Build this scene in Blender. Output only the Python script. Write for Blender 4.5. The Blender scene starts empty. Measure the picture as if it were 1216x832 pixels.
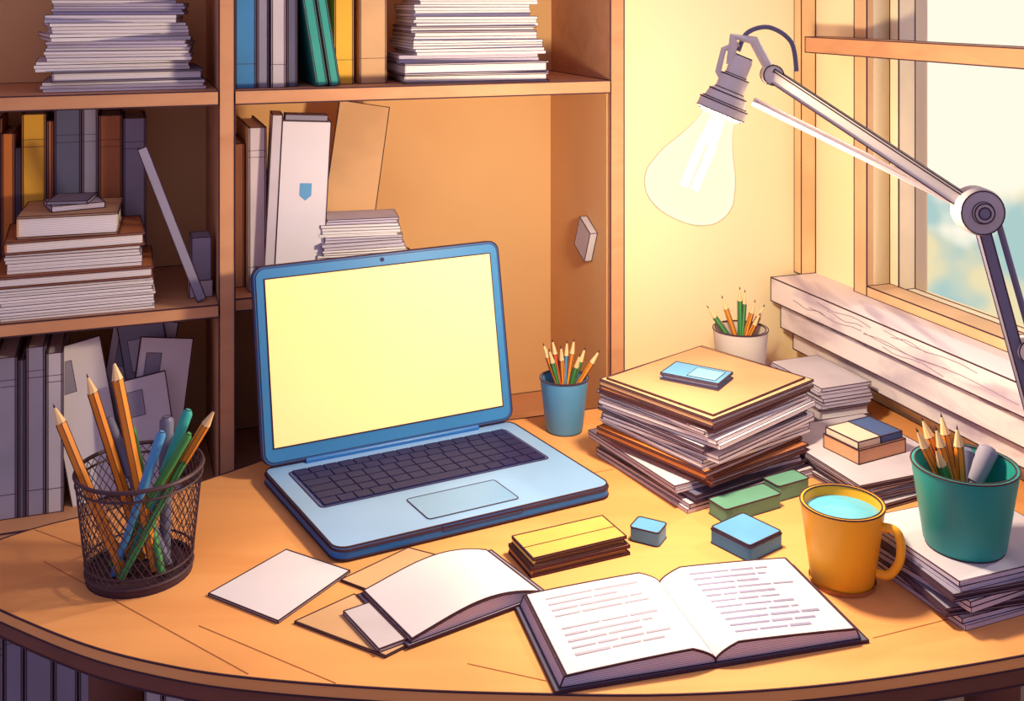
import bpy, math, random
from mathutils import Vector, Matrix
random.seed(7)
sc=bpy.context.scene
try:
    sc.view_settings.view_transform='Standard'
    sc.view_settings.look='None'
except Exception as e: print(e)

# ---------------------------------------------------------------- materials
def lin(c):
    c=c/255.0
    return c/12.92 if c<=0.04045 else ((c+0.055)/1.055)**2.4
def col(rgb): return (lin(rgb[0]),lin(rgb[1]),lin(rgb[2]),1)
MATS={}
def mat(name,rgb,rough=0.65,var=0.12,scale=9,kind='noise',rgb2=None,spec=0.3,emit=0,ax='Z',freq=400):
    if name in MATS: return MATS[name]
    m=bpy.data.materials.new(name); m.use_nodes=True
    nt=m.node_tree; n=nt.nodes; l=nt.links
    p=n['Principled BSDF']; p.inputs['Roughness'].default_value=rough
    p.inputs['Specular IOR Level'].default_value=spec
    c=col(rgb)
    c2=col(rgb2) if rgb2 else tuple([x*(1-var*1.6) for x in c[:3]]+[1])
    tc=n.new('ShaderNodeTexCoord')
    ramp=n.new('ShaderNodeMix'); ramp.data_type='RGBA'
    ramp.inputs[6].default_value=c; ramp.inputs[7].default_value=c2
    if kind=='noise':
        t=n.new('ShaderNodeTexNoise'); t.inputs['Scale'].default_value=scale; t.inputs['Detail'].default_value=3
        l.new(tc.outputs['Object'],t.inputs['Vector'])
        mr=n.new('ShaderNodeMapRange'); mr.inputs[1].default_value=0.38; mr.inputs[2].default_value=0.65
        l.new(t.outputs['Fac'],mr.inputs[0]); l.new(mr.outputs[0],ramp.inputs[0])
    elif kind=='pages':   # fine paper-edge lines
        t=n.new('ShaderNodeTexWave'); t.wave_type='BANDS'; t.bands_direction=ax
        t.inputs['Scale'].default_value=freq/20; t.inputs['Distortion'].default_value=1.2; t.inputs['Detail'].default_value=2
        t.inputs['Detail Scale'].default_value=0.6
        l.new(tc.outputs['Object'],t.inputs['Vector'])
        mr=n.new('ShaderNodeMapRange'); mr.inputs[1].default_value=0.35; mr.inputs[2].default_value=0.0
        l.new(t.outputs['Fac'],mr.inputs[0]); l.new(mr.outputs[0],ramp.inputs[0])
    elif kind=='wood':
        mp=n.new('ShaderNodeMapping'); l.new(tc.outputs['Object'],mp.inputs['Vector'])
        mp.inputs['Scale'].default_value={'X':(1,9,9),'Y':(9,1,9),'Z':(9,9,1)}[ax]
        t=n.new('ShaderNodeTexNoise'); t.inputs['Scale'].default_value=scale; t.inputs['Detail'].default_value=5
        t.inputs['Distortion'].default_value=0.8
        l.new(mp.outputs['Vector'],t.inputs['Vector'])
        mr=n.new('ShaderNodeMapRange'); mr.inputs[1].default_value=0.45; mr.inputs[2].default_value=0.72
        l.new(t.outputs['Fac'],mr.inputs[0]); l.new(mr.outputs[0],ramp.inputs[0])
    l.new(ramp.outputs[2],p.inputs['Base Color'])
    if emit:
        l.new(ramp.outputs[2],p.inputs['Emission Color']); p.inputs['Emission Strength'].default_value=emit
    MATS[name]=m
    return m
INK=mat('ink_line',(66,38,54),0.8,0)
WOOD=mat('shelf_wood',(206,150,114),0.6,kind='wood',scale=2.5,ax='X',rgb2=(194,136,102))
WOODB=mat('shelf_back',(226,180,130),0.7,scale=3,rgb2=(218,168,120))
DESK=mat('desk_wood',(232,164,104),0.5,kind='wood',scale=1.6,ax='X',rgb2=(222,150,92),spec=0.2)
SEAM=mat('desk_seam',(180,112,72),0.6)
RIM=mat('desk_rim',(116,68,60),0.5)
WHITE=mat('paper_white',(222,215,230),0.7,0.03)
PAGES=mat('page_edges',(240,234,242),0.7,kind='pages',rgb2=(176,162,184),freq=3200)
PAGES2=mat('page_edges_grey',(206,196,220),0.7,kind='pages',rgb2=(120,110,146),freq=3600)
GREY=mat('cover_grey',(150,144,172),0.7)
DGREY=mat('cover_slate',(98,98,130),0.6)
LGREY=mat('cover_pale',(204,195,212),0.7)
TAN=mat('cover_tan',(218,172,132),0.7)
BROWN=mat('cover_brown',(184,112,72),0.6)
ORANGE=mat('cover_orange',(222,132,60),0.6)
YEL=mat('cover_yellow',(240,180,62),0.6)
BLUE=mat('cover_blue',(64,136,204),0.5)
LBLUE=mat('eraser_blue',(96,158,212),0.55)
TEAL=mat('cover_teal',(56,168,164),0.55)
GREEN=mat('eraser_green',(98,148,130),0.6)
LAPB=mat('laptop_body_blue',(36,104,182),0.35,0.08)
DECK=mat('laptop_deck',(136,178,232),0.4,0.05)
KEYW=mat('key_well',(82,98,160),0.5)
KEY=mat('key_dark',(40,40,88),0.5,spec=.15)
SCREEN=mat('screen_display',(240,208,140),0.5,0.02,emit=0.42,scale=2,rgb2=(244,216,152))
WALL=mat('wall_paint',(253,234,196),0.8,scale=2,rgb2=(250,227,182))
WALLD=mat('wall_trim_paint',(238,198,150),0.7)
SILL=mat('sill_whitewashed',(228,216,226),0.7,kind='wood',scale=3,ax='Y',rgb2=(182,166,190))
FRAME=mat('window_frame_paint',(232,188,146),0.6)
RAIL=mat('rail_wood',(210,150,112),0.6,kind='wood',scale=3,ax='Y')
METAL=mat('lamp_metal',(244,232,226),0.4,0.06)
MMETAL=mat('lamp_metal_mid',(170,158,172),0.4,0.06)
DMETAL=mat('lamp_metal_dark',(122,118,150),0.35,0.1)
MESHM=mat('wire_black',(70,48,62),0.5)
MUGY=mat('mug_yellow',(244,172,42),0.35,0.05)
TEA=mat('mug_drink_teal',(96,182,216),0.15)
CTEAL=mat('cup_teal',(40,146,144),0.4,0.06)
CBLUE=mat('cup_blue',(88,150,202),0.4,0.06)
CWHITE=mat('cup_white',(214,200,198),0.5)
PWOOD=mat('pencil_wood',(240,200,150),0.6)
PO=mat('pencil_orange',(240,146,48),0.45); PR=mat('pencil_red',(214,88,50),0.45)
PG=mat('pencil_green',(74,150,84),0.45); PB=mat('pencil_blue',(78,150,210),0.45)
PGR=mat('pen_grey',(110,112,146),0.45)
TEXT=mat('print_ink',(150,146,190),0.8)
TEXT2=mat('print_ink_pale',(176,168,196),0.8)
GOLD=mat('gold_cover',(226,176,96),0.5)

# ---------------------------------------------------------------- mesh builder
def T(x=0,y=0,z=0,rz=0,rx=0,ry=0):
    return Matrix.Translation((x,y,z))@Matrix.Rotation(math.radians(rz),4,'Z')@Matrix.Rotation(math.radians(ry),4,'Y')@Matrix.Rotation(math.radians(rx),4,'X')
class B:
    def __init__(s,name,ink=0.0008):
        s.name=name; s.v=[]; s.f=[]; s.mi=[]; s.sm=[]; s.mats=[]; s.ink=ink
    def m(s,mt):
        if mt not in s.mats: s.mats.append(mt)
        return s.mats.index(mt)
    def raw(s,vs,fs,mt,smooth):
        o=len(s.v); s.v+=vs; k=s.m(mt)
        for f in fs:
            s.f.append([i+o for i in f]); s.mi.append(k); s.sm.append(smooth)
    def add(s,vs,fs,mt,M=None,ink=None,smooth=False,thr=38):
        vs=[Vector(v) for v in vs]
        if M is not None: vs=[M@v for v in vs]
        s.raw(vs,fs,mt,smooth)
        r=s.ink if ink is None else ink
        if not r: return
        E={}
        for f in fs:
            nrm=Vector((0,0,0)); c=vs[f[0]]
            for i in range(1,len(f)-1): nrm+=(vs[f[i]]-c).cross(vs[f[i+1]]-c)
            if nrm.length<1e-14: continue
            nrm.normalize()
            for i in range(len(f)):
                a,b=f[i],f[(i+1)%len(f)]
                E.setdefault((min(a,b),max(a,b)),[]).append(nrm)
        ct=math.cos(math.radians(thr))
        for (a,b),ns in E.items():
            if len(ns)==1 or (len(ns)>1 and ns[0].dot(ns[1])<ct): s.line(vs[a],vs[b],r)
    def line(s,a,b,r,mt=None):
        d=b-a
        if d.length<1e-6: return
        d.normalize(); p=d.orthogonal().normalized(); q=d.cross(p)
        a=a-d*r*.6; b=b+d*r*.6
        vs=[]
        for e in (a,b):
            for x,y in ((1,0),(0,1),(-1,0),(0,-1)): vs.append(e+p*x*r+q*y*r)
        s.raw(vs,[[0,1,5,4],[1,2,6,5],[2,3,7,6],[3,0,4,7],[3,2,1,0],[4,5,6,7]],mt or INK,False)
    def ext(s,x0,x1,y0,y1,z0,z1,mt,M=None,ink=None):
        vs=[(x0,y0,z0),(x1,y0,z0),(x1,y1,z0),(x0,y1,z0),(x0,y0,z1),(x1,y0,z1),(x1,y1,z1),(x0,y1,z1)]
        s.add(vs,[[3,2,1,0],[4,5,6,7],[0,1,5,4],[1,2,6,5],[2,3,7,6],[3,0,4,7]],mt,M,ink)
    def prism(s,poly,z0,z1,mt,M=None,ink=None,thr=38):
        n=len(poly)
        vs=[(p[0],p[1],z0) for p in poly]+[(p[0],p[1],z1) for p in poly]
        sides=[[i,(i+1)%n,n+(i+1)%n,n+i] for i in range(n)]
        caps=[list(range(n))[::-1],list(range(n,2*n))]
        s.add(vs,sides+caps,mt,M,ink,thr=thr)
    def lathe(s,prof,mt,M=None,n=36,ink=None,thr=38,smooth=True):
        vs=[]; fs=[]; rings=[]
        for r,z in prof:
            if r<1e-6: rings.append([len(vs)]); vs.append((0,0,z))
            else:
                rings.append(list(range(len(vs),len(vs)+n)))
                for i in range(n):
                    a=2*math.pi*i/n; vs.append((r*math.cos(a),r*math.sin(a),z))
        for A,C in zip(rings,rings[1:]):
            for i in range(n):
                j=(i+1)%n
                if len(A)==1 and len(C)==1: continue
                if len(A)==1: fs.append([A[0],C[j],C[i]])
                elif len(C)==1: fs.append([A[i],A[j],C[0]])
                else: fs.append([A[i],A[j],C[j],C[i]])
        s.add(vs,fs,mt,M,ink,smooth,thr)
    def tube(s,pts,r,mt,n=8,M=None,ink=0,closed=False,rs=None):
        pts=[Vector(p) for p in pts]
        N=len(pts); vs=[]; fs=[]; p=None
        for i in range(N):
            if closed: d=(pts[(i+1)%N]-pts[i-1]).normalized()
            else: d=(pts[min(i+1,N-1)]-pts[max(i-1,0)]).normalized()
            if p is None: p=d.orthogonal().normalized()
            else:
                p=(p-d*p.dot(d)); p.normalize()
            q=d.cross(p); rr=rs[i] if rs else r
            for k in range(n):
                a=2*math.pi*k/n; vs.append(pts[i]+(p*math.cos(a)+q*math.sin(a))*rr)
        for i in range(N if closed else N-1):
            a=i*n; b=((i+1)%N)*n
            for k in range(n): fs.append([a+k,a+(k+1)%n,b+(k+1)%n,b+k])
        if not closed: fs+= [list(range(n))[::-1],[ (N-1)*n+k for k in range(n)]]
        s.add(vs,fs,mt,M,ink,True,50)
    # ---- compound parts
    def book(s,w,d,t,cover,M,pages=None,ct=0.0022):
        pages=pages or PAGES
        s.ext(-w/2,w/2,-d/2,d/2,0,ct,cover,M)
        s.ext(-w/2,w/2,-d/2,d/2,t-ct,t,cover,M)
        s.ext(-w/2,-w/2+ct,-d/2,d/2,ct,t-ct,cover,M,ink=0)
        s.ext(-w/2+ct,w/2-.003,-d/2+.003,d/2-.003,ct,t-ct,pages,M,ink=0)
    def sheaf(s,w,d,t,c,M):
        n=max(2,int(t/.0038)); dz=t/n
        for i in range(n):
            ox=random.uniform(-.0022,.0022); oy=random.uniform(-.0022,.0022)
            s.ext(-w/2+ox,w/2+ox,-d/2+oy,d/2+oy,i*dz,(i+1)*dz-.0001,c,M@T(0,0,0,random.uniform(-.7,.7)),ink=s.ink*.36 if i<n-1 else s.ink*.7)
        s.ext(-w/2+ox,w/2+ox,-d/2+oy,d/2+oy,t-.0002,t+.0001,WHITE if c==PAGES else LGREY,M,ink=0)
    def pile(s,w,d,z0,h,M,covers,jit=0.006,rot=5,shrink=0.0,tmin=.006,tmax=.018):
        z=z0
        while z<z0+h-1e-4:
            t=min(random.uniform(tmin,tmax),z0+h-z)
            if z0+h-(z+t)<tmin: t=z0+h-z
            f=1-shrink*(z-z0)/h
            c=random.choice(covers)
            MM=M@T(random.uniform(-jit,jit),random.uniform(-jit,jit),z,random.uniform(-rot,rot))
            ww=w*f*random.uniform(.93,1.0); dd=d*f*random.uniform(.93,1.0)
            if c in (PAGES,PAGES2): s.sheaf(ww,dd,t,c,MM)
            else: s.book(ww,dd,t,c,MM,pages=PAGES)
            z+=t
        return z
    def pencil(s,a,b,mt,r=.0035,kind='pencil'):
        a=Vector(a); b=Vector(b); d=(b-a); L=d.length
        q=Vector((0,0,1)).rotation_difference(d.normalized()).to_matrix().to_4x4()
        M=Matrix.Translation(a)@q
        if kind=='pencil':
            s.lathe([(0,0),(r,0),(r,L-.022)],mt,M,n=6,ink=.0004,smooth=False,thr=50)
            s.lathe([(r,L-.022),(.0012,L-.005)],PWOOD,M,n=8,ink=0)
            s.lathe([(.0012,L-.005),(0,L)],INK,M,n=8,ink=0)
        else:
            s.lathe([(0,0),(r,0),(r,L*.6),(r*1.25,L*.6),(r*1.25,L-.004),(r*.7,L),(0,L)],mt,M,n=12,ink=.0004,thr=50)
    def build(s):
        me=bpy.data.meshes.new(s.name); me.from_pydata([tuple(v) for v in s.v],[],s.f)
        for mt in s.mats: me.materials.append(mt)
        me.polygons.foreach_set('material_index',s.mi); me.polygons.foreach_set('use_smooth',s.sm)
        me.update()
        try: me.set_sharp_from_angle(angle=math.radians(40))
        except Exception as e: print(e)
        ob=bpy.data.objects.new(s.name,me); sc.collection.objects.link(ob)
        return ob
def catmull(P,n=8):
    out=[]
    for i in range(len(P)-1):
        p0=P[max(i-1,0)];p1=P[i];p2=P[i+1];p3=P[min(i+2,len(P)-1)]
        for k in range(n):
            t=k/n
            out.append(tuple(.5*((2*b)+(c-a)*t+(2*a-5*b+4*c-d)*t*t+(-a+3*b-3*c+d)*t**3) for a,b,c,d in zip(p0,p1,p2,p3)))
    out.append(tuple(P[-1])); return out
def rrect(w,d,r,n=5):
    o=[]
    for cx,cy,a0 in ((w/2-r,d/2-r,0),(-w/2+r,d/2-r,90),(-w/2+r,-d/2+r,180),(w/2-r,-d/2+r,270)):
        for i in range(n+1):
            a=math.radians(a0+90*i/n); o.append((cx+r*math.cos(a),cy+r*math.sin(a)))
    return o
# room frame: u along the bookcase front, v into the wall
RA=19.6
RM=T(.147,1.63,0,RA)
def L(u,v):
    p=RM@Vector((u,v,0)); return (p.x,p.y)
UC=.381
# ---------------------------------------------------------------- room shell
b=B('floor',ink=0); b.ext(-2.2,UC+.12,-2.8,.4,-.05,0,mat('floor_boards',(150,116,110),.6,kind='wood',scale=2,ax='X'),RM); b.build()
b=B('wall_back',ink=.0012)
b.ext(-2.2,.022,.262,.36,0,2.5,WALL,RM); b.ext(.024,UC,.05,.36,0,2.5,WALL,RM); b.build()
b=B('trim_corner',ink=.001); b.ext(UC-.028,UC-.001,.03,.05,.905,2.5,WALLD,RM); b.ext(.0235,.034,.03,.05,.76,2.5,WALLD,RM); b.build()
V0,V1=-.115,-1.35; ZB,ZT=.905,2.15
b=B('wall_right',ink=0)
b.ext(UC,UC+.1,-2.8,.36,0,ZB-.002,WALL,RM); b.ext(UC,UC+.1,-2.8,.36,ZT,2.5,WALL,RM)
b.ext(UC,UC+.1,V0,.36,ZB-.002,ZT,WALL,RM); b.ext(UC,UC+.1,-2.8,V1,ZB-.002,ZT,WALL,RM); b.build()
b=B('window_1',ink=.0011)
CREAM=mat('sash_cream',(252,234,200),.6)
def fr(u0,u1,d0,d1,mt):
    b.ext(u0,u1,V0-d1,V0-d0,ZB,ZT,mt,RM); b.ext(u0,u1,V1+d0,V1+d1,ZB,ZT,mt,RM)
    b.ext(u0,u1,V1+d1,V0-d1,ZT-(d1-d0)-d0,ZT-d0,mt,RM); b.ext(u0,u1,V1+d1,V0-d1,ZB,ZB+(d1-d0)*.5,mt,RM)
fr(UC-.012,UC+.03,-.03,.0,FRAME); fr(UC+.03,UC+.06,.0,.02,CREAM)
b.ext(UC+.04,UC+.06,-.86,-.83,ZB+.02,ZT-.03,CREAM,RM)
b.build()
b=B('window_rail',ink=.001); b.ext(UC-.055,UC-.014,-1.35,-.02,1.268,1.292,RAIL,RM); b.build()
b=B('window_sill',ink=.0011)
b.ext(UC-.085,UC+.035,-1.4,.03,.868,.905,SILL,RM); b.ext(UC-.07,UC,-1.4,.025,.825,.868,SILL,RM); b.ext(UC-.05,UC,-1.4,.02,.79,.825,SILL,RM)
random.seed(9)
SG=mat('sill_grain',(150,130,156),.8)
for k in range(16):
    z=random.choice([.875,.882,.889,.896,.834,.843,.852,.860]); v=random.uniform(-.9,0); ln=random.uniform(.08,.3)
    uu=UC-.0853 if z>.868 else UC-.0703
    q=[RM@Vector((uu,v-ln*i/6,z+.0025*math.sin(i*1.3+k))) for i in range(7)]
    for a,c in zip(q,q[1:]): b.line(a,c,.00055,SG)
b.build()
# ---------------------------------------------------------------- bookcase
b=B('bookcase',ink=.0012)
D=.25
for u0,u1 in ((-1.15,-1.13),(-.565,-.545),(0,.022)): b.ext(u0,u1,0,D,0,1.95,WOOD,RM)
b.ext(-1.13,.0,D-.01,D+.008,.02,1.95,WOODB,RM,ink=0)
b.ext(-.0012,0,.012,D-.01,.71,1.21,WOODB,RM,ink=0)  # thin lining on right inner side; its paler colour stands in for missing light
b.ext(-1.15,.022,0,D,1.95,1.97,WOOD,RM)
for z in (1.23,1.6):
    b.ext(-1.13,-.565,.0,D-.01,z-.018,z,WOOD,RM); b.ext(-.545,0,.0,D-.01,z-.018,z,WOOD,RM)
b.ext(-1.13,-.565,.0,D-.01,.949-.016,.949,WOOD,RM); b.ext(-.545,-.25,.02,D-.01,.949-.016,.949,WOOD,RM)
b.ext(-.266,-.25,.02,D-.01,.69,.933,WOOD,RM)
for z in (.69,.36,.06):
    b.ext(-1.13,-.565,.0,D-.01,z-.016,z,WOOD,RM); b.ext(-.545,0,.0,D-.01,z-.016,z,WOOD,RM)
b.ext(-1.13,0,.01,.02,0,.044,WOOD,RM)
b.build()
def upright(b,u,v,z,t,h,d,cover,lean=0,yaw=0):
    M=RM@T(u,v,z,yaw)@Matrix.Rotation(math.radians(lean),4,'Y')
    c=.002
    b.ext(0,c,0,d,0,h,cover,M,ink=.0007); b.ext(t-c,t,0,d,0,h,cover,M,ink=.0007)
    b.ext(c,t-c,0,c,0,h,cover,M,ink=0); b.ext(c,t-c,c,d-.003,.003,h-.003,WHITE,M,ink=0)
    b.line(M@Vector((0,0,h)),M@Vector((t,0,h)),.0007); b.line(M@Vector((0,0,0)),M@Vector((t,0,0)),.0007)
    if .018<t<.045:
        for zz in (h*.82,h*.86,h*.15): b.line(M@Vector((0,-.0002,zz)),M@Vector((t,-.0002,zz)),.0004)

b=B('paper_pile',ink=.0007); random.seed(11)
b.pile(.205,.15,0,.155,RM@T(-.688,.11,1.2305),[PAGES,PAGES2,PAGES,GREY,PAGES],rot=9,jit=.01,shrink=.3,tmin=.008,tmax=.018); b.build()
b=B('paper_pile',ink=.0007); random.seed(12)
b.pile(.225,.15,0,.16,RM@T(-.197,.1,1.2305),[PAGES,PAGES2,PAGES,PAGES,LGREY],rot=4,shrink=.28,tmin=.008,tmax=.018); b.build()
b=B('shelf_books',ink=.0008)
z=1.2305
upright(b,-.542,.03,z,.028,.22,.16,BLUE); upright(b,-.512,.035,z,.016,.2,.16,GREY); upright(b,-.494,.03,z,.02,.21,.16,LGREY,0)
upright(b,-.472,.035,z,.014,.19,.16,DGREY)
upright(b,-.432,.03,z,.016,.21,.16,TEAL,-9); upright(b,-.413,.03,z,.014,.22,.16,TEAL,-9)
upright(b,-.402,.06,z,.028,.23,.16,YEL,0); upright(b,-.366,.06,z,.04,.24,.17,TAN)
b.build()
b=B('shelf_books',ink=.0008)
z=.9495; u=-.87
for t,h,c in ((.03,.24,BROWN),(.016,.22,ORANGE),(.006,.2,DGREY),(.03,.245,YEL),(.008,.235,BROWN),(.034,.25,DGREY),(.02,.25,GREY),(.03,.24,BROWN),(.03,.235,GREY)):
    upright(b,u,.135,z,t,h,.1,c); u+=t+.0015
b.build()
b=B('book_stack',ink=.0008); random.seed(2)
M=RM@T(-.742,.065,.9495)
b.sheaf(.183,.115,.042,PAGES,M@T(.003,0,0,1)); b.book(.19,.125,.014,BROWN,M@T(0,0,.0425,0))
b.sheaf(.16,.105,.026,PAGES,M@T(0,0,.057,-1)); b.book(.165,.12,.016,BROWN,M@T(.0,0,.084,2))
b.book(.12,.11,.028,TAN,M@T(-.005,0,.1005,-3)); b.ext(-.035,.03,-.03,.03,0,.007,PAGES2,M@T(0,0,.1295,12)); b.ext(-.03,.02,-.03,.03,0,.004,GREY,M@T(0,0,.137,-10))
b.build()
b=B('ruler',ink=.0007)
M=RM@T(-.586,.02,.952)@Matrix.Rotation(math.radians(-20),4,'Y')
b.ext(-.006,.006,0,.005,0,.218,GREY,M); b.build()
b=B('paper_block',ink=.0007); b.ext(-.60,-.570,.045,.09,.9495,.972,LGREY,RM); b.ext(-.597,-.572,.045,.085,.972,1.03,GREY,RM); b.build()
b=B('shelf_books',ink=.0008); z=.6905
u=-.92
for t,h,c in ((.03,.2,GREY),(.03,.21,BROWN),(.018,.19,TAN),(.026,.205,GREY),(.008,.2,DGREY),(.022,.215,GREY),(.02,.205,LGREY)):
    upright(b,u,.04,z,t,h,.16,c); u+=t+.0015
b.build()
# loose folders and papers slumped against each other
b=B('leaning_folders',ink=.0008)
for (u,v,w,h,ln,yw,c,bk) in ((-.712,.055,.07,.205,-9,8,WHITE,-8),(-.688,.10,.085,.215,9,-4,LGREY,-6),(-.655,.045,.07,.20,10,10,WHITE,-10),(-.628,.09,.06,.215,-10,-8,GREY,-5),(-.640,.02,.062,.16,-7,4,LGREY,-12)):
    M=RM@T(u,v,.6935,yw)@Matrix.Rotation(math.radians(bk),4,'X')@Matrix.Rotation(math.radians(ln),4,'Y')
    b.ext(-w/2,w/2,0,.004,0,h,c,M); b.ext(-w/2+.004,w/2-.008,.005,.008,.004,h-.012,WHITE,M,ink=.0005)
    b.ext(-w/2+.01,-w/2+.03,-.0004,0,h*.7,h*.9,GREY if c!=GREY else LGREY,M,ink=.0004)
b.build()
b=B('shelf_books',ink=.0008); z=.3605; u=-1.1; random.seed(5)
while u<-.62:
    t=random.uniform(.018,.035); upright(b,u,.03,z,t,random.uniform(.2,.27),.17,random.choice([LGREY,GREY,DGREY,LGREY])); u+=t+.002
b.build()
b=B('binders',ink=.0008); z=.9495
upright(b,-.540,.08,z,.016,.2,.14,TAN); upright(b,-.522,.05,z,.024,.225,.16,LGREY)
M=RM@T(-.490,.035,z,-4)@Matrix.Rotation(math.radians(3),4,'Y')
b.ext(.0,.066,0,.045,0,.235,WHITE,M); b.ext(-.014,-.0005,.0,.055,0,.243,LGREY,M); b.ext(.004,.062,.008,.038,.235,.243,GREY,M,ink=.0006)
b.prism([(-.008,.0),(.008,.0),(.008,.017),(.0,.024),(-.008,.017)][::-1],-.0005,.0012,LBLUE,M@T(.036,0,.15)@Matrix.Rotation(math.radians(-90),4,'X'),ink=0)
b.build()
b=B('cardboard_sheet',ink=.0008)
M=RM@T(-.418,.13,.9495)@Matrix.Rotation(math.radians(10),4,'Y')@Matrix.Rotation(math.radians(-8),4,'X'); b.ext(0,.078,0,.003,0,.255,TAN,M); b.build()
b=B('paper_pile',ink=.0007); random.seed(4); b.pile(.13,.08,0,.095,RM@T(-.365,.055,.9495,-6),[PAGES,PAGES2],rot=5,shrink=.2,jit=.003); b.build()
b=B('note_card',ink=.0007); b.ext(-.012,-.0002,-.022,.022,-.026,.026,LGREY,RM@T(-.002,.075,.98)@Matrix.Rotation(math.radians(25),4,'X')); b.build()

# ---------------------------------------------------------------- desk
b=B('desk',ink=.0011)
P=catmull([L(-.47,-.012),(-.378,1.373),(-.458,1.30),(-.536,1.248),(-.578,1.205),(-.588,1.16),(-.568,1.12),(-.505,1.078),(-.398,1.0196),(-.310,.987),(-.230,.969),(-.116,.955),(-.006,.948),(.141,.946),(.292,.962),(.469,1.0026),(.56,1.035),(.64,1.09),(.704,1.18)],6)
P+= [L(.376,.045),L(.036,.045),L(.036,-.012)]
P=[tuple(p[:2]) for p in P]
b.prism(P,.7385,.75,DESK)
cx,cy=.0,1.3
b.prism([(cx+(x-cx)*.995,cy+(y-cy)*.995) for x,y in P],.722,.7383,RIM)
for x,y in ((-.42,1.16),(.5,1.14),(-.22,1.38),(.42,1.6)): b.lathe([(0,0),(.02,0),(.028,.7),(.028,.7215),(0,.7215)],RIM,T(x,y,0),n=20)
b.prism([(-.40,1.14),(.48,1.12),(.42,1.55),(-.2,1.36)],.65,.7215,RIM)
for a,c in (((-.50,1.17),(-.235,.975)),((-.30,1.05),(-.155,.962)),((-.54,1.24),(-.47,1.20)),((.34,1.03),(.50,1.09)),((.02,1.36),(.13,1.40)),((-.04,.99),(.03,.965))):
    b.line(Vector((*a,.7499)),Vector((*c,.7499)),.0007,SEAM)
b.build()
# ---------------------------------------------------------------- laptop
b=B('laptop',ink=.0011)
W_,D_=.348,.238
SH=Matrix.Identity(4); SH[0][1]=-.08
ML=T(-.095,1.343,.75,27)@SH
for x in (-.14,.14):
    for y in (-.1,.1): b.lathe([(0,0),(.006,0),(.006,.003),(0,.003)],KEY,ML@T(x,y,0.0002),n=12,ink=0)
b.prism(rrect(W_,D_,.016),.003,.012,LAPB,ML)
b.prism(rrect(W_-.003,D_-.003,.015),.0121,.0155,DECK,ML)
b.prism(rrect(.300,.110,.005,3),.0156,.0160,KEYW,ML@T(0,.037,0),ink=.0006)
for r in range(6):
    y=.037+.0455-r*.0180; x=-.146
    n=14 if r else 15
    ws=[1]*n
    if r==5: ws=[1,1,1,1.2,5,1.2,1,1,1,.9]
    elif r in(2,3,4): ws[0]=1.5; ws[-1]=1.6; ws=ws[:13]
    tot=sum(ws); sx=.292/tot
    for w in ws:
        kw=w*sx; b.ext(x+.0009,x+kw-.0009,y-.0079,y+.0079,.0160,.0182,KEY,ML,ink=0); x+=kw
b.prism(rrect(.115,.058,.004,3),.0156,.0161,mat('trackpad',(122,166,216),.35,.03),ML@T(0,-.071,0),ink=.0006)
b.ext(-.05,.05,-.1195,-.1165,.0095,.0135,LAPB,ML,ink=.0005)
ML2=ML@T(0,D_/2-.005,.015)@Matrix.Rotation(math.radians(90-10),4,'X')
HL=.243
b.prism([(x,y+HL/2+.004) for x,y in rrect(W_,HL,.014)],-.004,.003,LAPB,ML2)
b.prism([(x,y+HL/2+.004) for x,y in rrect(W_-.006,HL-.006,.012)],.0031,.0036,mat('bezel_blue',(58,126,190),.4,.05),ML2,ink=.0005)
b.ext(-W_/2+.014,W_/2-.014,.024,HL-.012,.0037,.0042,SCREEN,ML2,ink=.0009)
b.lathe([(0,.0),(.0028,0),(.0028,.0008),(0,.0008)],KEY,ML2@T(0,HL-.004,.0037),n=14,ink=0)
b.tube([(-.12,0,0),(.12,0,0)],.006,LAPB,M=ML@T(0,D_/2-.005,.0165),n=12)
b.build()
# ---------------------------------------------------------------- cups & pencils
def cup(name,x,y,z,r0,r1,h,mt,th=.003,n=40):
    b=B(name,ink=.0009)
    rin=r0-th
    b.lathe([(0,0),(r0*.94,0),(r0,.004),(r1,h),(r1-th,h),(rin,.006),(0,.006)],mt,T(x,y,z),n=n,thr=50)
    return b
b=B('pencil_cup',ink=.0008)   # wire mesh cup
cx,cy=-.391,1.150; r0,r1,h=.053,.064,.110
b.lathe([(0,.0),(r0,0),(r0+.001,.006),(r0-.001,.006),(0,.003)],MESHM,T(cx,cy,.7505),n=40)
def ring(r,z,tr): b.tube([(cx+r*math.cos(2*math.pi*i/40),cy+r*math.sin(2*math.pi*i/40),.7505+z) for i in range(40)],tr,MESHM,n=6,closed=True)
ring(r1,h,.0022); ring(r1-.0008,h-.010,.0013); ring(r0+.0004,.008,.0020); ring(r0+.0012,.018,.0012)
NW=44
for i in range(NW):
    for sgn in (1,-1):
        prev=None
        for k in range(9):
            t=k/8; a=2*math.pi*(i/NW)+sgn*t*1.15; r=r0+(r1-r0)*t
            p=Vector((cx+r*math.cos(a),cy+r*math.sin(a),.7505+.004+t*(h-.006)))
            if prev is not None: b.line(prev,p,.0005,MESHM)
            prev=p
def P3(dx,dy,z): return (cx+dx,cy+dy,z)
b.pencil(P3(.02,-.01,.757),P3(-.026,-.005,.975),PO,.0062)
b.pencil(P3(.0,.015,.757),P3(-.060,.01,.955),PO,.0058)
b.pencil(P3(-.01,-.02,.757),P3(-.083,-.02,.934),PO,.0058)
b.pencil(P3(-.02,.02,.757),P3(.080,.0,.922),PO,.005)
b.pencil(P3(-.02,-.02,.757),P3(.030,-.02,.905),PB,.004,'pen')
b.pencil(P3(-.01,-.01,.757),P3(.050,.005,.918),TEAL,.0045,'pen')
b.pencil(P3(.02,.02,.757),P3(.022,.02,.905),PGR,.006,'pen')
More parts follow.
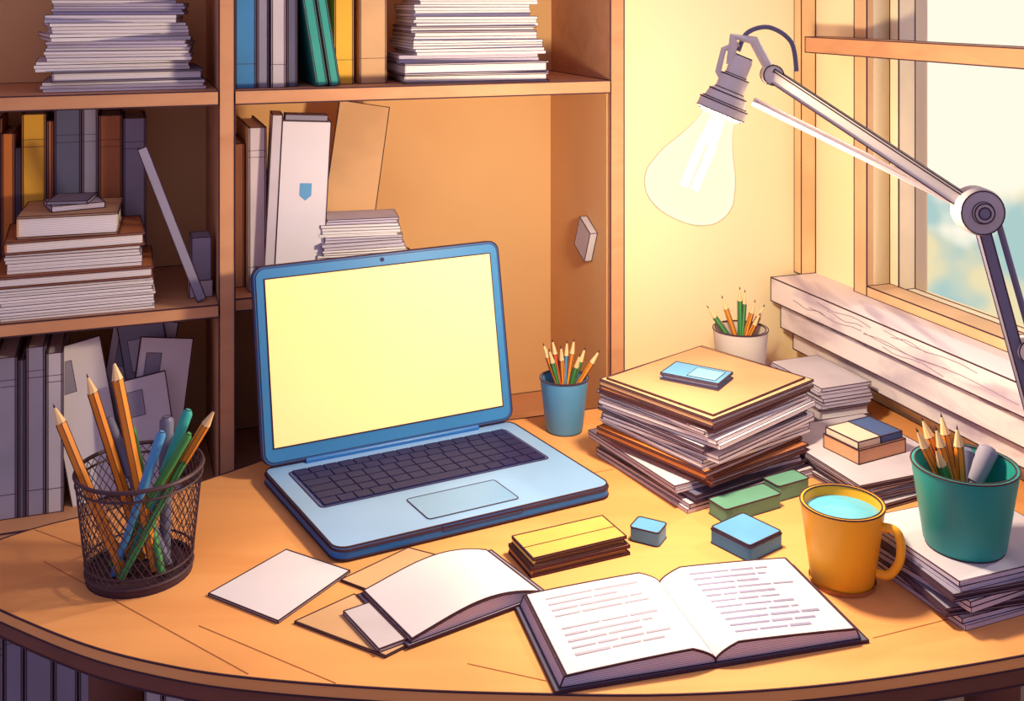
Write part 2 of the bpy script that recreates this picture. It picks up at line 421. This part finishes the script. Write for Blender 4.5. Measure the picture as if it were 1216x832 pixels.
b.pencil(P3(-.03,0,.757),P3(.058,-.02,.903),PG,.0035,'pen'); b.pencil(P3(-.01,-.03,.757),P3(.066,.02,.905),PG,.004)
b.pencil(P3(.03,0,.757),P3(-.045,.03,.90),PGR,.0045,'pen'); b.pencil(P3(.03,-.02,.757),P3(-.02,.03,.89),PG,.004,'pen')
b.build()
b=cup('pencil_cup',.073,1.529,.7503,.026,.034,.073,CBLUE)
cx,cy=.073,1.529
for dx,dy,z,c in ((-.030,0,.872,PO),(-.017,.005,.876,PR),(-.005,-.005,.87,PO),(.014,.0,.878,PO),(.030,.0,.866,PG),(.050,.0,.862,PO),(-.022,-.006,.866,PG),(.004,.006,.874,PB),(.022,-.01,.86,PG)):
    b.pencil(P3(-dx*.3,-dy,.759),P3(dx,dy,z),c,.0036)
b.build()
b=cup('pencil_cup',.335,1.605,.8008,.034,.040,.068,CWHITE)
cx,cy=.335,1.605
for dx,dy,z,c in ((-.028,0,.918,PO),(-.050,.0,.903,PG),(-.038,.01,.89,PR),(-.002,-.004,.932,PG),(.008,.006,.925,PG),(.022,0,.912,PO),(.036,0,.905,PR),(.028,-.008,.895,PO)):
    b.pencil(P3(-dx*.3,-dy,.81),P3(dx,dy,z),c,.0036)
b.build()
b=B('book_stack',ink=.0008); random.seed(21); b.pile(.13,.10,0,.05,T(.335,1.605,.7503,19),[GREY,PAGES2,LGREY],jit=.003,rot=3); b.build()
b=B('book_stack',ink=.0008); random.seed(22); b.pile(.085,.13,0,.062,T(.445,1.585,.7503,19),[LGREY,PAGES2,GREY],jit=.002,rot=2); b.build()
b=cup('pencil_cup',.461,1.115,.7963,.040,.052,.082,CTEAL,.004)
cx,cy=.461,1.115
for dx,dy,z,c in ((-.050,0,.915,PO),(-.040,.012,.922,PO),(-.030,0,.917,PO),(-.020,.012,.926,PO),(-.008,.0,.918,PO),(-.034,-.01,.90,PG)):
    b.pencil(P3(-dx*.1,-dy*.5,.804),P3(dx,dy,z),c,.0052)
b.pencil(P3(-.02,.0,.806),P3(.036,.022,.886),GREY,.008,'pen'); b.pencil(P3(-.01,-.01,.806),P3(.014,.03,.882),PGR,.007,'pen')
b.build()
# ---------------------------------------------------------------- mug
b=cup('coffee_mug',.341,1.130,.7503,.032,.0425,.082,MUGY,.0035)
cx,cy,cz=.341,1.130,.7503
b.lathe([(0,.072),(.038,.072)],TEA,T(cx,cy,cz),ink=0)
ang=math.radians(-32)
hp=catmull([(.038,.066),(.052,.066),(.058,.056),(.057,.036),(.047,.020),(.0345,.018)],6)
b.tube([(cx+r*math.cos(ang),cy+r*math.sin(ang),cz+z) for r,z in hp],.0045,MUGY,n=10)
b.lathe([(.0325,.0),(.0338,.005)],BROWN,T(cx,cy,cz),ink=0)
b.build()
b=B('book_stack',ink=.0008); random.seed(33)
z=.7503
for i,(t,c,r) in enumerate(((.010,PAGES2,22),(.007,GREY,14),(.011,PAGES2,26),(.007,GREY,17),(.0105,PAGES2,21))):
    MM=T(.478+random.uniform(-.004,.004),1.135+random.uniform(-.004,.004),z,r)
    if c==PAGES2: b.sheaf(.162,.138,t-.0003,c,MM)
    else: b.book(.165,.14,t-.0002,c,MM,pages=PAGES2)
    z+=t
b.build()
# ---------------------------------------------------------------- main document stack
b=B('document_stack',ink=.0008); random.seed(41)
z=.7503
for w,d,t,c,r,ox,oy in ((.20,.19,.010,PAGES2,30,0,0),(.19,.185,.009,DGREY,33,.0,.0),(.195,.19,.009,PAGES2,28,-.012,.006),(.175,.17,.009,BROWN,36,.010,-.006),(.19,.18,.010,ORANGE,40,-.004,-.0),
    (.195,.18,.012,PAGES,37,.004,.004),(.20,.185,.009,PAGES,42,.006,.0),(.195,.18,.008,LGREY,38,.0,.002),(.205,.185,.011,PAGES,43,.007,.0),(.20,.18,.008,PAGES,40,.0,.003),(.205,.18,.006,BROWN,43,.004,0),(.205,.182,.010,TAN,41,.006,0)):
    MM=T(.245+ox,1.412+oy,z,r)
    if c in (PAGES,PAGES2): b.sheaf(w,d,t-.0003,c,MM)
    else: b.book(w,d,t-.0002,c,MM)
    z+=t
b.ext(-.095,.095,-.085,.085,0,.002,mat('card_peach',(206,148,112),.7),T(.25,1.412,z,42))
ztop=z+.0021; b.build()
b=B('notepad',ink=.0008); b.book(.078,.05,.009,LBLUE,T(.237,1.405,ztop,-32)); b.ext(-.006,.032,-.018,.018,.009,.0094,mat('pad_label',(126,176,214),.5),T(.237,1.405,ztop,-32),ink=.0004); b.build()
def eraser(name,x,y,z,w,d,h,rot,c):
    b=B(name,ink=.0009); M=T(x,y,z,rot)
    b.prism(rrect(w,d,.004,3),0,h,c,M,thr=50)
    return b.build()
eraser('eraser',.274,1.288,.7503,.085,.032,.016,29,GREEN)
eraser('eraser',.334,1.333,.7503,.05,.028,.018,29,GREEN)
eraser('eraser',.152,1.220,.7503,.034,.028,.015,-28,LBLUE)
b=B('eraser',ink=.0009); M=T(.258,1.206,.7503,38); b.prism(rrect(.055,.056,.003,3),0,.015,BLUE,M); b.prism(rrect(.053,.054,.003,3),.0151,.0175,LBLUE,M); b.build()
b=B('paper_pile',ink=.0007); random.seed(51); b.pile(.155,.19,0,.028,T(.452,1.40,.7503,22),[PAGES2,PAGES2,LGREY],jit=.006,rot=5,tmin=.005,tmax=.009); b.build()
b=B('eraser_box',ink=.0009); M=T(.448,1.392,.7787,28)
b.ext(-.04,.04,-.03,.03,0,.017,mat('box_wood',(212,154,120),.6),M); b.ext(-.038,.0,-.027,.028,.0172,.026,mat('box_cream',(226,206,190),.6),M); b.ext(.0,.037,-.027,.028,.0172,.0262,mat('box_navy',(70,94,150),.6),M); b.build()
b=B('notebook_pair',ink=.0009); random.seed(8)
WP=mat('warm_pages',(206,150,96),.7,kind='pages',rgb2=(130,80,60),freq=3600)
b.book(.118,.056,.010,BROWN,T(.062,1.186,.7503,24),pages=WP); M=T(.062,1.186,.7605,25)
b.book(.112,.052,.009,GOLD,M,pages=WP); b.line(M@Vector((-.055,-.002,.0092)),M@Vector((.055,-.002,.0092)),.0005); b.build()
b=B('note_card',ink=.0008); b.prism([(-.3055,1.103),(-.225,1.054),(-.170,1.147),(-.2455,1.191)],.7503,.7525,WHITE); b.build()
b=B('folder',ink=.0008)
b.prism([(-.209,1.054),(-.1152,.9987),(-.0704,1.04),(-.159,1.102)],.7503,.7522,TAN)
b.prism([(-.1765,1.130),(-.123,1.0955),(-.0566,1.168),(-.1132,1.196)],.7503,.752,TAN); b.build()
# booklet with curved pages
b=B('open_booklet',ink=.0008); M=T(-.060,1.099,.7526,34)
def zc(x):
    t=(x+.075)/.15
    return .003+.018*math.sin(math.pi*min(1,max(0,t))**.9)*(.35+.65*t) 
xs=[-.075+.15*i/20 for i in range(21)]
top=[(x,zc(x)) for x in xs]
MX=M@Matrix.Rotation(math.radians(90),4,'X')
b.prism([(-.075,0.001)]+[(.077,0.001)]+top[::-1],-.050,.050,PAGES2,MX,thr=45)
vs=[];fs=[]
for i,x in enumerate(xs):
    vs+=[(x*.97,-.049,zc(x)+.0012),(x*.97,.051,zc(x)+.0012)]
    if i: fs.append([2*i-2,2*i,2*i+1,2*i-1])
b.add(vs,fs,WHITE,M,smooth=True)
b.ext(-.079,.081,-.053,.053,-.0004,.0008,GREY,M)
b.ext(-.105,-.077,-.045,.03,-.0004,.003,LGREY,M)
b.build()
# open book
b=B('open_book',ink=.0009); M=T(.167,1.053,.7503,14.5)
hw,hh=.149,.067
PWD=hw-.006
def zb(x):
    a=abs(x)/PWD
    return .004+.0135*min(1,(a/.16))**.6 - .006*a**1.5
b.ext(-hw-.003,hw+.004,-hh-.004,hh+.003,0,.002,DGREY,M)
MX=M@Matrix.Rotation(math.radians(90),4,'X')
for sg in (-1,1):
    xs=[PWD*(i/24)**1.5*sg for i in range(25)]
    top=[(x,zb(x)) for x in xs]
    poly=[(0,.0022)]+top+[((PWD+.004)*sg,.0022)]
    if sg>0: poly=poly[::-1]
    b.prism(poly,-hh,hh,PAGES2,MX,thr=50)
    vs=[];fs=[]
    for i,x in enumerate(xs):
        lift=.0012
        vs+=[(x*.985,-hh-.001,zb(x)+lift),(x*.985,hh-.001,zb(x)+lift)]
        if i: fs.append([2*i-2,2*i,2*i+1,2*i-1] if sg>0 else [2*i-1,2*i+1,2*i,2*i-2])
    b.add(vs,fs,WHITE,M,smooth=True)
    random.seed(60+sg)
    y=hh-.016
    while y>-hh+.014:
        if random.random()<.10: y-=.0108; continue
        x=-.125 if sg<0 else .026
        xe=-.125+random.uniform(.07,.10) if sg<0 else .026+random.uniform(.07,.10)
        while x<xe-.006:
            wl=min(random.uniform(.014,.05),xe-x); N=5; vs=[];fs=[]; th=random.uniform(.0012,.0020)
            for i in range(N+1):
                xx=x+wl*i/N
                vs+=[(xx,y-th,zb(xx)+.0016),(xx,y+th,zb(xx)+.0016)]
                if i: fs.append([2*i-2,2*i,2*i+1,2*i-1])
            b.add(vs,fs,TEXT if sg>0 else TEXT2,M,ink=0)
            x+=wl+.0022
        y-=.0104
b.build()
# ---------------------------------------------------------------- desk lamp
b=B('desk_lamp',ink=.0008)
top=Vector((.252,1.2,1.284)); bot=Vector((.180,1.2,1.110))
ax=(bot-top).normalized()
q=Vector((0,0,1)).rotation_difference(ax).to_matrix().to_4x4()
MB_=Matrix.Translation(top)@q
Lb=(bot-top).length
b.lathe([(0,-.004),(.010,-.004),(.012,.0),(.012,.018),(.016,.020),(.016,.036),(.021,.040),(.024,.052),(.024,.064),(.020,.066),(0,.066)],METAL,MB_,n=28,thr=30)
b.lathe([(.0245,.05),(.027,.052),(.027,.062),(.0245,.064)],METAL,MB_,n=28,thr=30)
# frosted glowing glass, thicker and more golden at the grazing rim
GL=bpy.data.materials.new('bulb_glass'); GL.use_nodes=True; nt=GL.node_tree; nt.nodes.clear()
o=nt.nodes.new('ShaderNodeOutputMaterial'); tr=nt.nodes.new('ShaderNodeBsdfTransparent'); em=nt.nodes.new('ShaderNodeEmission'); mx=nt.nodes.new('ShaderNodeMixShader')
lw=nt.nodes.new('ShaderNodeLayerWeight'); lw.inputs[0].default_value=.5
m1=nt.nodes.new('ShaderNodeMapRange'); m1.inputs[1].default_value=.45; m1.inputs[2].default_value=.9; m1.inputs[3].default_value=.6; m1.inputs[4].default_value=.93
cm=nt.nodes.new('ShaderNodeMix'); cm.data_type='RGBA'; cm.inputs[6].default_value=(1,.95,.70,1); cm.inputs[7].default_value=(.62,.36,.12,1)
m2=nt.nodes.new('ShaderNodeMapRange'); m2.inputs[1].default_value=.74; m2.inputs[2].default_value=.90
nt.links.new(lw.outputs['Facing'],m1.inputs[0]); nt.links.new(lw.outputs['Facing'],m2.inputs[0]); nt.links.new(m2.outputs[0],cm.inputs[0])
tr.inputs[0].default_value=(1,.98,.9,1); em.inputs[1].default_value=1.15
nt.links.new(cm.outputs[2],em.inputs[0]); nt.links.new(m1.outputs[0],mx.inputs[0])
nt.links.new(tr.outputs[0],mx.inputs[1]); nt.links.new(em.outputs[0],mx.inputs[2]); nt.links.new(mx.outputs[0],o.inputs[0])
z0=.066; LL=Lb-z0
prof=[(.019,z0),(.021,z0+.012),(.030,z0+LL*.27),(.042,z0+LL*.45),(.049,z0+LL*.62),(.0505,z0+LL*.70),(.048,z0+LL*.80),(.040,z0+LL*.90),(.026,z0+LL*.97),(.012,z0+LL*.995),(0,z0+LL)]
pr=[tuple(p) for p in catmull(prof,3)]; pr=[(max(0,r),z) for r,z in pr]; pr[-1]=(0,z0+LL)
b.lathe(pr,GL,MB_,n=48,ink=0)
FIL=bpy.data.materials.new('filament_glow'); FIL.use_nodes=True; e=FIL.node_tree.nodes['Principled BSDF']; e.inputs['Emission Color'].default_value=(1,.92,.7,1); e.inputs['Emission Strength'].default_value=8
b.lathe([(0,z0),(.008,z0+.004),(.0055,z0+.03),(0,z0+.034)],FIL,MB_,n=16,ink=0)
for dx in (-.0065,.0065):
    b.tube([(dx*.6,0,z0+.01),(dx,0,z0+.035),(dx*1.0,0,z0+.085)],.0042,FIL,n=8,M=MB_)
h0=Vector((.285,1.2,1.268)); el=Vector((.476,1.12,1.135)); dn=Vector((.60,1.19,.775))
b.tube([h0,el],.0105,METAL,n=4,ink=.0009); b.tube([h0+Vector((-.018,.012,-.03)),el+Vector((-.012,.01,.004))],.0048,MMETAL,n=8)
b.line(h0+Vector((.0,-.009,.004)),el+Vector((0,-.009,.004)),.0009)
b.tube([el,dn],.0080,DMETAL,n=4,ink=.0008); b.tube([el+Vector((.018,0,0)),dn+Vector((.018,0,.02))],.0035,DMETAL,n=8)
Mj=Matrix.Translation(el)@Matrix.Rotation(math.radians(90),4,'X')
b.lathe([(0,-.014),(.022,-.014),(.024,-.010),(.024,.010),(.022,.014),(.011,.0145),(.010,.018),(0,.018)],mat('lamp_joint',(190,180,192),.35),Mj,n=30,thr=30)
b.lathe([(0,.018),(.006,.0185),(0,.019)],DMETAL,Mj,n=20)
b.tube([top+Vector((-.012,0,-.004)),top+Vector((-.010,-.004,.026)),top+Vector((.012,-.004,.022)),h0],.0055,METAL,n=8)
b.tube([top+Vector((-.016,.0,-.03)),top+Vector((-.026,0,-.012)),top+Vector((-.02,0,.012)),top+Vector((-.004,0,.018))],.0035,METAL,n=8)
b.lathe([(0,-.008),(.011,-.008),(.011,.008),(0,.008)],METAL,Matrix.Translation(h0)@Matrix.Rotation(math.radians(90),4,'X'),n=20)
b.tube(catmull([tuple(top+Vector((-.004,0,.01))),tuple(top+Vector((.006,0,.030))),tuple(top+Vector((.030,0,.036))),tuple(top+Vector((.054,0,.020))),tuple(top+Vector((.060,0,-.012)))],6),.0026,DMETAL,n=8)
md=el.lerp(dn,.42)
b.lathe([(0,-.010),(.012,-.010),(.012,.010),(0,.010)],METAL,Matrix.Translation(md+Vector((.012,0,0)))@Matrix.Rotation(math.radians(90),4,'X'),n=20)
b.tube([md+Vector((.012,-.01,0)),md+Vector((.026,-.012,-.05)),md+Vector((.02,-.01,-.085))],.004,DMETAL,n=8)
b.lathe([(0,0),(.05,0),(.052,.006),(.048,.014),(.016,.020),(.012,.034),(0,.034)],METAL,T(.625,1.215,.7503),n=36,thr=40)
b.build()
# ---------------------------------------------------------------- lights
def light(name,kind,loc,energy,c,size=None,tgt=None):
    l=bpy.data.lights.new(name,kind); l.energy=energy; l.color=c
    if kind=='POINT': l.shadow_soft_size=size
    if kind=='SUN': l.angle=size
    ob=bpy.data.objects.new(name,l); ob.location=loc; sc.collection.objects.link(ob)
    if tgt is not None: ob.rotation_euler=(Vector(tgt)-Vector(loc)).to_track_quat('-Z','Y').to_euler()
    return ob
c=MB_@Vector((0,0,z0+LL*.6))
light('bulb_light','POINT',c,42,(1,.83,.56),.028)
sp=RM@Vector((2.0,-.05,2.3)); st=RM@Vector((-.2,-.3,.75))
light('sun','SUN',sp,1.15,(1,.87,.68),.06,st)
# sky: lavender ambient away from the window side, bright cream sky with pale blue clouds low down beyond the window
w=bpy.data.worlds.new('world'); sc.world=w; w.use_nodes=True; nt=w.node_tree; n=nt.nodes; bg=n['Background']
tc=n.new('ShaderNodeTexCoord'); dp=n.new('ShaderNodeVectorMath'); dp.operation='DOT_PRODUCT'; dp.inputs[1].default_value=(.55,.83,.05)
nt.links.new(tc.outputs['Generated'],dp.inputs[0])
mr=n.new('ShaderNodeMapRange'); mr.inputs[1].default_value=0.3; mr.inputs[2].default_value=.9; nt.links.new(dp.outputs['Value'],mr.inputs[0])
sx=n.new('ShaderNodeSeparateXYZ'); nt.links.new(tc.outputs['Generated'],sx.inputs[0])
nz=n.new('ShaderNodeTexNoise'); nz.inputs['Scale'].default_value=11; nz.inputs['Detail'].default_value=3; nt.links.new(tc.outputs['Generated'],nz.inputs['Vector'])
ad=n.new('ShaderNodeMath'); ad.operation='MULTIPLY_ADD'; ad.inputs[1].default_value=.22; nt.links.new(nz.outputs['Fac'],ad.inputs[0]); nt.links.new(sx.outputs['Z'],ad.inputs[2])
cl=n.new('ShaderNodeMapRange'); cl.interpolation_type='SMOOTHSTEP'; cl.inputs[1].default_value=-.055; cl.inputs[2].default_value=-.085; nt.links.new(ad.outputs[0],cl.inputs[0])
nz2=n.new('ShaderNodeTexNoise'); nz2.inputs['Scale'].default_value=17; nt.links.new(tc.outputs['Generated'],nz2.inputs['Vector'])
r2=n.new('ShaderNodeMapRange'); r2.inputs[1].default_value=.40; r2.inputs[2].default_value=.56; nt.links.new(nz2.outputs['Fac'],r2.inputs[0])
cc=n.new('ShaderNodeMix'); cc.data_type='RGBA'; cc.inputs[6].default_value=(.42,.62,.60,1); cc.inputs[7].default_value=(.88,.76,.46,1); nt.links.new(r2.outputs[0],cc.inputs[0])
sk=n.new('ShaderNodeMix'); sk.data_type='RGBA'; sk.inputs[6].default_value=(1.05,.98,.80,1); nt.links.new(cl.outputs[0],sk.inputs[0]); nt.links.new(cc.outputs[2],sk.inputs[7])
mx=n.new('ShaderNodeMix'); mx.data_type='RGBA'; mx.inputs[6].default_value=(.46,.39,.55,1)
nt.links.new(sk.outputs[2],mx.inputs[7])
nt.links.new(mr.outputs[0],mx.inputs[0]); nt.links.new(mx.outputs[2],bg.inputs[0]); bg.inputs[1].default_value=1.0
# ---------------------------------------------------------------- camera
cam=bpy.data.cameras.new('camera'); co=bpy.data.objects.new('camera',cam); sc.collection.objects.link(co)
co.location=(0,0,1.35); co.rotation_euler=(math.radians(90),0,0)
cam.sensor_width=36; cam.lens=36*1300/1216; cam.shift_y=-416/1216; cam.clip_start=.01
sc.camera=co
